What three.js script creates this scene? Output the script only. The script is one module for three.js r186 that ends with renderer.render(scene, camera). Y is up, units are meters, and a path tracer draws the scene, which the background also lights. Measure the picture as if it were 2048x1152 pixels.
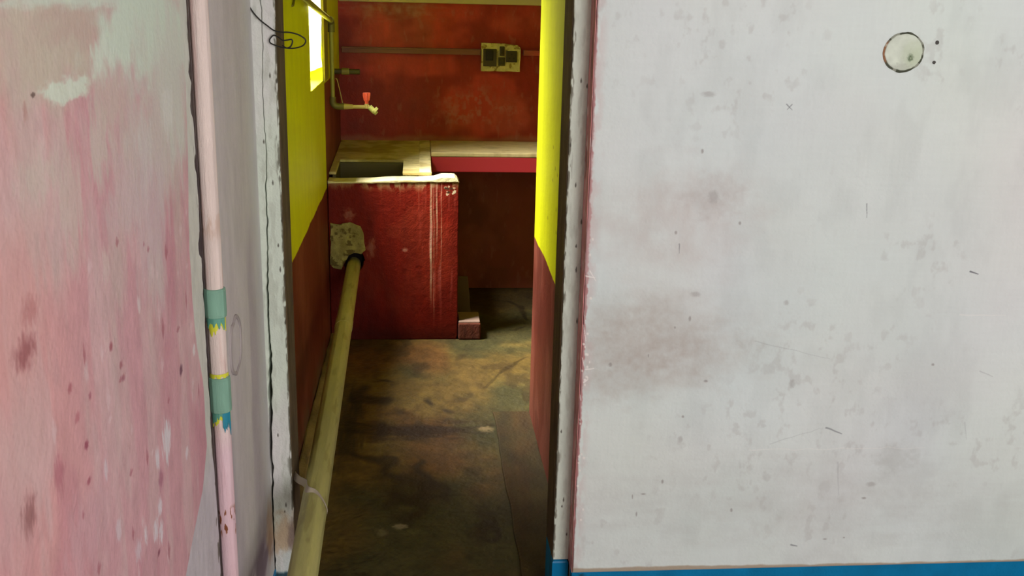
import * as THREE from 'three';
import { mergeGeometries, mergeVertices, toCreasedNormals } from 'three/addons/utils/BufferGeometryUtils.js';
import { RoundedBoxGeometry } from 'three/addons/geometries/RoundedBoxGeometry.js';
import { RectAreaLightUniformsLib } from 'three/addons/lights/RectAreaLightUniformsLib.js';

// ---------------------------------------------------------------- camera, sky, lights, exposure
// Metres, y up. The photographer's eye is 1.6 m above the floor at x = 0, z = 0; the passage runs along -z.
const scene = new THREE.Scene();
const camera = new THREE.PerspectiveCamera(30.7382, 2048 / 1152, 0.05, 60);
{
  const [ax, ay, az, bx, by, bz, cx, cy, cz] = [0.996105, 0.023198, 0.085064, 0.000869, 0.962136, -0.272569, -0.088166, 0.271582, 0.958369];
  const m = new THREE.Matrix4().makeBasis(new THREE.Vector3(ax, ay, az), new THREE.Vector3(bx, by, bz), new THREE.Vector3(cx, cy, cz));
  camera.quaternion.setFromRotationMatrix(m);
  camera.position.set(0, 1.6, 0);
}
const renderer = new THREE.WebGLRenderer({ antialias: true });
renderer.toneMapping = THREE.LinearToneMapping;
renderer.toneMappingExposure = 0.96;
renderer.outputColorSpace = THREE.SRGBColorSpace;
renderer.shadowMap.enabled = true;
RectAreaLightUniformsLib.init();

scene.background = new THREE.Color(1.35, 1.42, 1.48);      // overcast sky, seen only through the two openings

// daylight through the wide window behind the photographer
const dayFront = new THREE.RectAreaLight(new THREE.Color(1.0, 0.985, 0.97), 9.0, 1.5, 1.7);
dayFront.position.set(1.47, 1.6, 1.70);
dayFront.lookAt(0.9, 1.25, -2.4);
scene.add(dayFront);
// daylight dropping through the small window in the passage's left wall
const dayPassage = new THREE.RectAreaLight(new THREE.Color(1.0, 0.98, 0.91), 185, 1.9, 1.1);
dayPassage.position.set(-1.40, 3.15, -4.55);
dayPassage.lookAt(0.02, 0.8, -4.35);
scene.add(dayPassage);

// ---------------------------------------------------------------- noise and paint
const hash = (x, y, s) => {
  let h = Math.imul(x, 374761393) ^ Math.imul(y, 668265263) ^ Math.imul(s, 2147483629 | 1);
  h = Math.imul(h ^ (h >>> 13), 1274126177);
  return ((h ^ (h >>> 16)) >>> 0) / 4294967296;
};
function vnoise(x, y, s) {
  const i = Math.floor(x), j = Math.floor(y), fx = x - i, fy = y - j;
  const a = fx * fx * (3 - 2 * fx), b = fy * fy * (3 - 2 * fy);
  const p = hash(i, j, s), q = hash(i + 1, j, s), r = hash(i, j + 1, s), t = hash(i + 1, j + 1, s);
  return p + (q - p) * a + (r - p) * b + (p - q - r + t) * a * b;
}
function fbm(x, y, s, oct = 4) {
  let v = 0, a = 0.5, n = 0;
  for (let o = 0; o < oct; o++) { v += a * vnoise(x, y, s + o * 17); n += a; a *= 0.5; x = x * 2.03 + 11.3; y = y * 2.03 + 7.7; }
  return v / n;
}
const clamp = (x, a = 0, b = 1) => (x < a ? a : x > b ? b : x);
const smooth = (a, b, x) => { const t = clamp((x - a) / (b - a)); return t * t * (3 - 2 * t); };
function mix(c, d, t) { c[0] += (d[0] - c[0]) * t; c[1] += (d[1] - c[1]) * t; c[2] += (d[2] - c[2]) * t; }
function gain(c, k) { c[0] *= k; c[1] *= k; c[2] *= k; }
// a patch of paint, dirt or bare plaster with an irregular outline: 1 inside, 0 outside
function patch(u, v, cx, cy, rx, ry, soft = 0.3, warp = 0.5, freq = 2.5, seed = 1, freqV = freq) {
  const a = (u - cx) / rx, b = (v - cy) / ry;
  if (a < -2.6 || a > 2.6 || b < -2.6 || b > 2.6) return 0;
  const d = Math.hypot(a, b) + (fbm(a * freq + 40, b * freqV + 40, seed, 4) - 0.5) * 2 * warp;
  return 1 - smooth(1 - soft, 1 + soft, d);
}
// a thin scratch from (x0, y0) to (x1, y1)
function scratch(u, v, x0, y0, x1, y1, w) {
  const dx = x1 - x0, dy = y1 - y0, t = clamp(((u - x0) * dx + (v - y0) * dy) / (dx * dx + dy * dy));
  const d = Math.hypot(u - x0 - dx * t, v - y0 - dy * t);
  return 1 - smooth(w * 0.4 * (1 - 0.6 * t), w * (1 - 0.5 * t), d);
}
function along(table, x) {                                    // piecewise linear lookup, table sorted by its first entry
  if (x <= table[0][0]) return table[0][1];
  for (let i = 1; i < table.length; i++) if (x <= table[i][0]) { const [a, p] = table[i - 1], [b, q] = table[i]; return p + ((q - p) * (x - a)) / (b - a); }
  return table[table.length - 1][1];
}
function paintMap([u0, u1], [v0, v1], ppu, ppv, paint) {     // colour map over a patch of surface measured in metres
  const w = Math.round((u1 - u0) * ppu), h = Math.round((v1 - v0) * ppv), data = new Uint8Array(w * h * 4), c = [0, 0, 0];
  for (let j = 0, k = 0; j < h; j++) for (let i = 0; i < w; i++, k += 4) {
    paint(u0 + ((i + 0.5) / w) * (u1 - u0), v0 + ((j + 0.5) / h) * (v1 - v0), c);
    data[k] = clamp(c[0], 0, 255); data[k + 1] = clamp(c[1], 0, 255); data[k + 2] = clamp(c[2], 0, 255); data[k + 3] = 255;
  }
  const t = new THREE.DataTexture(data, w, h, THREE.RGBAFormat);
  t.colorSpace = THREE.SRGBColorSpace; t.magFilter = THREE.LinearFilter; t.minFilter = THREE.LinearFilter;
  t.wrapS = t.wrapT = THREE.MirroredRepeatWrapping;
  t.repeat.set(1 / (u1 - u0), 1 / (v1 - v0)); t.offset.set(-u0 / (u1 - u0), -v0 / (v1 - v0));
  t.needsUpdate = true;
  return t;
}
function reliefMap(n, paint) {
  const data = new Uint8Array(n * n * 4);
  for (let j = 0, k = 0; j < n; j++) for (let i = 0; i < n; i++, k += 4) { const g = clamp(paint(i / n, j / n)) * 255; data[k] = data[k + 1] = data[k + 2] = g; data[k + 3] = 255; }
  const t = new THREE.DataTexture(data, n, n, THREE.RGBAFormat);
  t.magFilter = THREE.LinearFilter; t.minFilter = THREE.LinearFilter; t.wrapS = t.wrapT = THREE.MirroredRepeatWrapping; t.needsUpdate = true;
  return t;
}
const plasterRelief = reliefMap(640, (x, y) => 0.5 * fbm(x * 7, y * 7, 3, 3) + 0.32 * fbm(x * 26, y * 22, 9, 3) + 0.18 * fbm(x * 90, y * 90, 21, 2));
const floorRelief = reliefMap(640, (x, y) => 0.6 * fbm(x * 8, y * 8, 5, 5) + 0.4 * fbm(x * 40, y * 40, 31, 3));
function relief(source, size) { const t = source.clone(); t.repeat.set(1 / size, 1 / size); t.needsUpdate = true; return t; }
function painted(map, { rough = 0.75, bump = 0.0025, size = 0.5, source = plasterRelief, spec = 0.5 } = {}) {
  return new THREE.MeshPhysicalMaterial({ map, roughness: rough, bumpMap: relief(source, size), bumpScale: bump, specularIntensity: spec });
}
const plain = (hex, rough = 0.7, extra = {}) => new THREE.MeshPhysicalMaterial({ color: hex, roughness: rough, ...extra });

// ---------------------------------------------------------------- shapes
const taken = new Map();
function numbered(name) { const n = taken.get(name) ?? 0; taken.set(name, n + 1); return n ? name + '_' + String(n).padStart(3, '0') : name; }
function shade(o) { o.castShadow = o.receiveShadow = true; return o; }
function structure(name, parts) {                             // a piece of the setting; parts: [name, geometry, material]
  let o;
  if (parts.length === 1) o = shade(new THREE.Mesh(parts[0][1], parts[0][2]));
  else { o = new THREE.Group(); for (const [n, g, m] of parts) part(o, n, g, m); }
  o.name = name; o.userData.kind = 'structure'; scene.add(o);
  return o;
}
function part(parent, name, geometry, material, label) {
  const m = shade(new THREE.Mesh(geometry, material)); m.name = name; if (label) m.userData.label = label;
  let p = parent, off = new THREE.Vector3();
  while (p) { off.add(p.position); p = p.parent === scene ? null : p.parent; }
  geometry.translate(-off.x, -off.y, -off.z);                 // geometries are laid out in the place's metres, then hung on the thing's base
  parent.add(m);
  return m;
}
function thing(name, label, category, [x, y, z], group) {
  const o = new THREE.Group(); o.name = numbered(name); o.position.set(x, y, z); o.userData = { label, category }; if (group) o.userData.group = group;
  scene.add(o);
  return o;
}
const poly = (pts, holes = []) => {
  const s = new THREE.Shape(pts.map(([a, b]) => new THREE.Vector2(a, b)));
  for (const h of holes) s.holes.push(new THREE.Path(h.map(([a, b]) => new THREE.Vector2(a, b))));
  return s;
};
const rect = (a, b, c, d) => [[a, c], [b, c], [b, d], [a, d]];
function uvBy(g, f) { const p = g.attributes.position, uv = new Float32Array(p.count * 2); for (let i = 0; i < p.count; i++) { const [a, b] = f(p.getX(i), p.getY(i), p.getZ(i)); uv[2 * i] = a; uv[2 * i + 1] = b; } g.setAttribute('uv', new THREE.BufferAttribute(uv, 2)); return g; }
const BASIS = {
  n: new THREE.Matrix4(),                                                                                          // outline in (x, y), thickness towards +z
  x: new THREE.Matrix4().makeBasis(new THREE.Vector3(0, 0, -1), new THREE.Vector3(0, 1, 0), new THREE.Vector3(1, 0, 0)),  // outline in (depth, y), thickness towards +x
  y: new THREE.Matrix4().makeBasis(new THREE.Vector3(1, 0, 0), new THREE.Vector3(0, 0, -1), new THREE.Vector3(0, 1, 0)),  // outline in (x, depth), thickness upwards
};
const UVS = { n: (x, y) => [x, y], x: (x, y, z) => [-z, y], y: (x, y, z) => [x, -z] };
function slab(axis, shape, from, thick, bevel = 0, segs = 2) {
  const g = new THREE.ExtrudeGeometry(shape, { depth: thick - 2 * bevel, bevelEnabled: bevel > 0, bevelSize: bevel, bevelThickness: bevel, bevelOffset: -bevel, bevelSegments: segs, curveSegments: 24 });
  g.translate(0, 0, from + bevel).applyMatrix4(BASIS[axis]);
  return uvBy(g, UVS[axis]);
}
const wallFacing = (shape, depth, thick, bevel) => slab('n', shape, -depth - thick, thick, bevel);   // front face at distance depth
const wallSide = (shape, x, thick, bevel) => slab('x', shape, x - thick, thick, bevel);             // face at x looking towards +x
const layer = (shape, y, thick, bevel) => slab('y', shape, y, thick, bevel);
function ragged(pts, step, amp, seed, closed = true) {        // outline with broken edges
  const out = [], n = pts.length;
  for (let i = 0; i < (closed ? n : n - 1); i++) {
    const [a, b] = pts[i], [c, d] = pts[(i + 1) % n], L = Math.hypot(c - a, d - b), k = Math.max(1, Math.round(L / step));
    for (let j = 0; j < k; j++) {
      const t = j / k, x = a + (c - a) * t, y = b + (d - b) * t;
      const w = (fbm(x / step / 2.2 + 50, y / step / 2.2 + 50, seed, 3) - 0.5) * 2 * amp;
      out.push([x + ((d - b) / L) * w, y - ((c - a) / L) * w]);
    }
  }
  if (!closed) out.push(pts[n - 1]);
  return out;
}
const V = (x, y, z) => new THREE.Vector3(x, y, z);
function tube(pts, r, seg = 64, rad = 12, tension = 0.5) {
  const c = new THREE.CatmullRomCurve3(pts.map((p) => (p.isVector3 ? p : V(...p))), false, 'catmullrom', tension);
  const g = new THREE.TubeGeometry(c, seg, r, rad), caps = [];
  for (const [t, s] of [[0, -1], [1, 1]]) {
    const cap = new THREE.CircleGeometry(r, rad), d = c.getTangentAt(t).multiplyScalar(s);
    cap.applyQuaternion(new THREE.Quaternion().setFromUnitVectors(V(0, 0, 1), d)); const p = c.getPointAt(t); cap.translate(p.x, p.y, p.z); caps.push(cap);
  }
  return mergeGeometries([g, ...caps]);
}
function rod(a, b, r, r2 = r, rad = 24, bevel = 0) {          // round bar between two points, with eased ends
  const A = V(...a), B = V(...b), L = A.distanceTo(B), e = bevel;
  const prof = e ? [[0, 0], [r - e, 0], [r, e], [r2, L - e], [r2 - e, L], [0, L]] : [[0, 0], [r, 0], [r2, L], [0, L]];
  const g = toCreasedNormals(new THREE.LatheGeometry(prof.map(([x, y]) => new THREE.Vector2(x, y)), rad), 0.6);
  g.applyQuaternion(new THREE.Quaternion().setFromUnitVectors(V(0, 1, 0), B.clone().sub(A).normalize())).translate(A.x, A.y, A.z);
  return g;
}
const block = (x0, x1, y0, y1, z0, z1, r = 0.004) => { const g = new RoundedBoxGeometry(x1 - x0, y1 - y0, z1 - z0, 2, r); g.translate((x0 + x1) / 2, (y0 + y1) / 2, (z0 + z1) / 2); return uvBy(g, (x, y, z) => [x + z * 0.3, y]); };
const join = (...g) => mergeGeometries(g.map((x) => { const y = x.index ? x.toNonIndexed() : x; for (const n of Object.keys(y.attributes)) if (!['position', 'normal', 'uv'].includes(n)) y.deleteAttribute(n); return y; }));

// ---------------------------------------------------------------- front room: the white wall right of the doorway
const SPECKS = [[0.5718, 0.3711, 0.006, 0.0022], [0.5435, 0.3646, 0.0015, 0.006], [0.5567, 0.3147, 0.002, 0.006], [1.0664, 0.2304, 0.005, 0.002], [1.1178, 0.2336, 0.003, 0.002], [0.6191, 0.4053, 0.003, 0.005],
  [0.6662, 1.3847, 0.015, 0.006], [0.6607, 1.2528, 0.003, 0.005], [0.765, 1.0811, 0.003, 0.004], [0.6106, 1.0572, 0.003, 0.004], [0.9348, 0.6696, 0.007, 0.011], [0.658, 0.5225, 0.006, 0.008], [0.6704, 0.9043, 0.012, 0.006],
  [0.8987, 0.8823, 0.006, 0.006], [0.6599, 0.8419, 0.003, 0.006], [0.6241, 0.8189, 0.002, 0.003], [0.3983, 0.7737, 0.003, 0.003], [0.4688, 0.7239, 0.004, 0.005], [0.5624, 0.7467, 0.0015, 0.004], [0.7121, 0.6784, 0.005, 0.003],
  [1.159, 0.3478, 0.006, 0.003], [0.8065, 0.3207, 0.003, 0.005], [0.6602, 0.5837, 0.003, 0.003], [1.2961, 0.7175, 0.004, 0.003], [1.1745, 0.3877, 0.012, 0.006], [0.6965, 1.145, 0.012, 0.014]];
const SCRATCHES = [[1.358, 0.96, 1.3796, 0.9536, 0.003, 0.75], [1.0362, 0.5473, 1.0791, 0.5301, 0.0035, 0.45], [1.0727, 1.1293, 1.0779, 1.0962, 0.002, 0.45], [0.977, 0.215, 0.9922, 0.2117, 0.004, 0.5], [0.8521, 1.3634, 0.8665, 1.3509, 0.002, 0.55], [0.8652, 1.3636, 0.8544, 1.3518, 0.002, 0.5],
  [0.8283, 0.7816, 1.0251, 0.7342, 0.002, 0.25], [0.892, 0.5052, 1.0194, 0.5448, 0.002, 0.25], [0.6198, 1.0291, 0.6226, 1.0069, 0.002, 0.45], [1.4041, 0.5577, 1.4141, 0.5085, 0.002, 0.25], [1.4233, 0.699, 1.4588, 0.6851, 0.003, 0.3], [1.0773, 0.4505, 1.089, 0.3578, 0.004, 0.2]];
const WHITES = [[0.3981, 0.9509, 0.4201, 0.9484, 0.003], [0.4083, 0.714, 0.4281, 0.7164, 0.003], [0.4047, 0.6799, 0.4144, 0.6877, 0.003], [1.3484, 0.8486, 1.4668, 0.8456, 0.003], [0.3934, 0.8896, 0.4005, 0.839, 0.002], [0.3973, 0.8263, 0.4051, 0.7879, 0.002], [0.3962, 0.6443, 0.3993, 0.631, 0.003], [0.4072, 0.9645, 0.4229, 0.9397, 0.002], [0.3984, 0.7427, 0.4029, 0.7231, 0.002], [0.841, 0.4893, 1.3059, 0.489, 0.002]];
const wallWhite = painted(paintMap([0.38, 1.68], [0.1, 1.68], 800, 800, (u, v, c) => {
  c[0] = 219; c[1] = 226; c[2] = 223;
  const big = fbm(u * 3.2, v * 3.2, 11, 4) - 0.5, hue = fbm(u * 2.1 + 9, v * 2.4, 15, 3) - 0.5;
  gain(c, 1 + big * 0.06);
  c[0] += hue * 9; c[2] -= hue * 5; c[1] += (fbm(u * 2.6, v * 2 + 4, 19, 3) - 0.5) * 9;
  gain(c, 1 + (fbm(u * 14, v * 160, 23, 3) - 0.5) * 0.012 + (fbm(u * 170, v * 20, 27, 3) - 0.5) * 0.012);
  gain(c, 1 - 0.028 * smooth(0.46, 0.76, fbm(u * 13, v * 7, 33, 4)));             // grime in patches
  mix(c, [150, 142, 138], 0.16 * smooth(0.60, 0.78, fbm(u * 45, v * 34, 37, 4)) * smooth(0.4, 0.65, fbm(u * 4, v * 4, 39, 3)));
  const hand = Math.max(patch(u, v, 0.5645, 0.774, 0.2122, 0.0973, 0.75, 0.55, 2.2, 41), 0.8 * patch(u, v, 0.4623, 0.703, 0.1061, 0.0656, 0.7, 0.6, 2.5, 43)); // rubbed by hands at the door side
  mix(c, [176, 165, 156], hand * (0.42 + 0.5 * (fbm(u * 60, v * 60, 45, 4) - 0.35)));
  mix(c, [196, 186, 182], 0.55 * patch(u, v, 0.5828, 1.0754, 0.1694, 0.1095, 0.8, 0.7, 3, 47) * fbm(u * 30, v * 20, 49, 4));
  mix(c, [178, 165, 160], 0.55 * patch(u, v, 0.687, 1.1425, 0.0726, 0.0385, 0.8, 0.8, 3, 51) * fbm(u * 40, v * 40, 53, 4));
  mix(c, [178, 180, 176], 0.35 * patch(u, v, 1.2292, 0.4578, 0.0459, 0.034, 0.7, 0.7, 3, 55)); mix(c, [182, 184, 182], 0.25 * patch(u, v, 1.2776, 0.3972, 0.0626, 0.0575, 0.8, 0.8, 3, 57));
  mix(c, [190, 190, 186], 0.5 * patch(u, v, 0.9346, 0.3323, 0.5627, 0.1008, 0.9, 0.8, 4, 59) * fbm(u * 20, v * 30, 61, 4));
  for (const [x, y, rx, ry] of SPECKS) { const p = patch(u, v, x, y, rx, ry, 0.5, 0.5, 2, 63); if (p) mix(c, [128, 120, 118], p * (rx > 0.0055 && ry > 0.0055 ? 0.26 : 0.5)); }
  for (const [x0, y0, x1, y1, w, k] of SCRATCHES) mix(c, [96, 98, 104], k * (k < 0.4 ? 0.5 : 1) * scratch(u + 0.004 * (fbm(v * 40, u * 40, 66, 2) - 0.5), v + 0.006 * (fbm(u * 30, v * 30, 64, 2) - 0.5), x0, y0, x1, y1, w));
  // old red coat showing along the wall's edge by the door, knocked off in chips
  const e = u - 0.3962 - 0.0045 * (fbm(v * 70, 3, 67, 4) - 0.40) - 0.008 * patch(u, v, 0.40, 0.95, 0.05, 0.4, 0.8, 0.3, 2, 68) * fbm(v * 90, 8, 69, 3);
  mix(c, [176, 116, 116], 0.85 * (1 - smooth(0.0, 0.004, e)));
  mix(c, [206, 182, 180], 0.45 * (1 - smooth(0.002, 0.035, e)) * smooth(0.35, 0.6, fbm(u * 60, v * 25, 71, 4)));
  for (const [x0, y0, x1, y1, w] of WHITES) mix(c, [246, 243, 238], (x1 - x0 > 0.05 ? 0.3 : 0.75) * scratch(u, v + 0.008 * (fbm(u * 24, 2, 65, 2) - 0.5), x0, y0, x1, y1, w));
  for (let k = 0; k < 26; k++) { const y = 0.3 + hash(k, 1, 73) * 0.75, x = 0.398 + hash(k, 2, 73) * 0.02; mix(c, [240, 234, 228], 0.8 * patch(u, v, x, y, 0.0016 + 0.002 * hash(k, 4, 73), 0.003, 0.4, 0.5, 2, 74)); }
  // bare cement lip along the bottom
  mix(c, [168, 150, 128], 0.85 * (1 - smooth(0.0, 0.006, v - 0.158 - 0.006 * (fbm(u * 30, 2, 75, 4) - 0.5) + 0.006 * smooth(0.5, 1.3, u))));
}), { rough: 0.62, bump: 0.0022, size: 0.55 });
structure('wall_front', [
  ['plaster_face', wallFacing(poly([[2.4, 0.148], [2.4, 2.8], ...ragged([[0.396, 2.8], [0.3965, 0.148]], 0.02, 0.0022, 77, false)]), 2.40, 0.2, 0.0035), wallWhite],
  ['plaster_face', wallFacing(poly(rect(-0.375, 0.39, 2.1, 2.8)), 2.42, 0.18, 0.003), wallWhite],
  ['lower_wall', wallFacing(poly(rect(0.398, 2.4, 0, 0.15)), 2.425, 0.17), wallWhite],
  ['painted_edge', wallSide(poly(ragged(rect(2.4035, 2.468, 0.148, 2.1), 0.03, 0.0012, 79)), 0.3962, 0.0016), null],
]);
const redEdge = painted(paintMap([2.38, 2.5], [0, 2.2], 700, 500, (u, v, c) => {
  c[0] = 205; c[1] = 140; c[2] = 138;
  gain(c, 1 + (fbm(u * 60, v * 14, 81, 4) - 0.5) * 0.35);
  mix(c, [120, 82, 74], 0.7 * smooth(0.56, 0.7, fbm(u * 90, v * 9, 83, 4)));
  mix(c, [226, 205, 200], 0.7 * smooth(0.6, 0.72, fbm(u * 80, v * 30, 85, 4)));
}), { rough: 0.7, bump: 0.002, size: 0.2 });
scene.getObjectByName('wall_front').children[3].material = redEdge;

// blue skirting, wrapping round the door side
const blue = painted(paintMap([-0.5, 2.5], [0, 0.2], 250, 500, (u, v, c) => {
  c[0] = 0; c[1] = 118; c[2] = 168;
  gain(c, 1 + (fbm(u * 20, v * 20, 91, 4) - 0.5) * 0.18);
  mix(c, [34, 40, 44], 0.75 * smooth(0.5, 0.62, fbm(u * 18 + 3, v * 26, 93, 4)) * (1 - smooth(0.40, 0.47, u)));
}), { rough: 0.4, bump: 0.0015, size: 0.3 });
structure('baseboard_front', [['paint_band', wallFacing(poly(ragged(rect(0.3955, 2.4, 0, 0.1475), 0.03, 0.0012, 95)), 2.406, 0.03, 0.002), blue]]);
structure('baseboard_jamb', [['paint_band', layer(poly([[0.352, 2.463], [0.3945, 2.463], [0.3945, 2.6], [0.352, 2.6]]), 0, 0.147, 0.006), blue]]);

// ---------------------------------------------------------------- doorway: concrete jambs with a dark bare reveal
const jambPaint = (left) => painted(paintMap(left ? [-0.42, -0.31] : [0.34, 0.41], [0, 1.7], 1400, 600, (u, v, c) => {
  c[0] = 214; c[1] = 222; c[2] = 208;
  if (left) mix(c, [220, 213, 214], 0.8 * smooth(0.40, 0.66, fbm(u * 6, v * 2.2, 101, 4)));
  gain(c, 1 + (fbm(u * 60, v * 14, 103, 4) - 0.5) * 0.07 + (fbm(u * 220, v * 60, 105, 3) - 0.5) * 0.05);
  const inner = left ? -0.3235 - u : u - 0.355;                                    // distance from the chipped arris
  mix(c, [96, 92, 78], 0.8 * (1 - smooth(0, 0.0025 + 0.009 * smooth(0.5, 0.8, fbm(v * 16, 4, 107, 4)), inner - 0.0015)) * smooth(0.36, 0.55, fbm(u * 260, v * 50, 109, 3)));
  mix(c, [164, 166, 152], 0.28 * smooth(0.52, 0.74, fbm(u * 90, v * 22, 111, 4)));
  for (let k = 0; k < 12; k++) { const x = (left ? -0.36 : 0.357) + hash(k, 1, 113) * 0.036, y = 0.2 + hash(k, 2, 113) * 1.4; mix(c, [70, 66, 58], 0.75 * patch(u, v, x, y, 0.0018, 0.003 + 0.004 * hash(k, 3, 113), 0.4, 0.6, 2, 115)); }
  if (left) {
    mix(c, [188, 160, 128], 0.8 * patch(u, v, -0.345, 0.235, 0.03, 0.055, 0.6, 0.6, 2.4, 117));
    mix(c, [120, 102, 96], 0.75 * patch(u, v, -0.327, 0.225, 0.012, 0.045, 0.6, 0.5, 2.4, 119));
    mix(c, [206, 210, 206], 0.95 * patch(u, v, -0.336, 0.165, 0.018, 0.032, 0.4, 0.4, 2, 121));
    mix(c, [44, 74, 84], 0.95 * (1 - smooth(-0.008, 0.004, v - 0.128 - 0.02 * (fbm(u * 60, 3, 123, 3) - 0.5))));
  }
}), { rough: 0.7, bump: 0.003, size: 0.25 });
const bareReveal = painted(paintMap([2.4, 2.65], [0, 2.15], 600, 300, (u, v, c) => {
  c[0] = 96; c[1] = 80; c[2] = 60;
  gain(c, 1 + (fbm(u * 40, v * 12, 131, 4) - 0.5) * 0.5);
}), { rough: 0.85, bump: 0.004, size: 0.2 });
// left jamb: a gap has opened between it and the side wall, wide below and closing towards the top
const crackAt = [[0.1, -0.3785], [0.27, -0.3765], [0.55, -0.370], [0.74, -0.3646], [1.0, -0.3605], [1.23, -0.3570], [1.6, -0.3545], [2.1, -0.3545]];   // where the crack runs
const gapAt = [[0, 0.004], [0.2, 0.005], [0.38, 0.0052], [0.5, 0.0085], [0.6, 0.0085], [0.72, 0.0055], [0.82, 0.0042], [1.0, 0.0022], [1.3, 0.0010], [2.1, 0.0006]];       // how wide it is
const leftEdge = [], filletEdge = [];
for (let y = 2.1; y >= 0; y -= 0.006) {
  const x = along(crackAt, y) + 0.010 * (fbm(y * 15, 2, 143, 4) - 0.5) + 0.003 * (fbm(y * 60, 6, 144, 2) - 0.5), w = along(gapAt, y) * (0.35 + 1.3 * fbm(y * 30, 5, 141, 4));
  leftEdge.push([x + w / 2, y]); filletEdge.push([x - w / 2, y]);
}
structure('door_1', [
  ['jamb', wallFacing(poly([...ragged([[-0.3235, 0], [-0.3235, 2.1]], 0.014, 0.0024, 145, false), ...leftEdge]), 2.47, 0.13, 0.002), jambPaint(true)],
  ['jamb', wallFacing(poly([[0.396, 0.147], [0.396, 2.1], ...ragged([[0.355, 2.1], [0.355, 0.147]], 0.014, 0.0022, 147, false)]), 2.47, 0.13, 0.002), jambPaint(false)],
  ['reveal', wallSide(poly(ragged(rect(2.478, 2.612, 0, 2.1), 0.04, 0.002, 149)), -0.3215, 0.004), bareReveal],
  ['reveal', wallSide(poly(ragged(rect(2.478, 2.612, 0.147, 2.1), 0.04, 0.002, 151)), 0.357, 0.004), bareReveal],
  ['jamb_fillet', wallFacing(poly([[-0.45, 0], ...filletEdge.slice().reverse(), [-0.45, 2.1]]), 2.466, 0.10, 0.0015), jambPaint(true)],
  ['backing', wallFacing(poly(rect(-0.45, -0.33, 0, 2.1)), 2.585, 0.02), bareReveal],
  ['head', wallFacing(poly(rect(-0.3745, 0.3955, 2.055, 2.0995)), 2.460, 0.14), bareReveal],
]);

// ---------------------------------------------------------------- front room: left wall, an old pink coat on thick plaster, then a mauve length up to the door

const pinkEdge = [[0, 1.40], [0.6, 1.44], [0.713, 1.488], [0.742, 1.546], [0.783, 1.639], [0.839, 1.692], [0.895, 1.694], [0.961, 1.690], [1.033, 1.661], [1.112, 1.652], [1.196, 1.649], [1.349, 1.682], [1.502, 1.701], [1.577, 1.711], [2.8, 1.72]];
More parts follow.
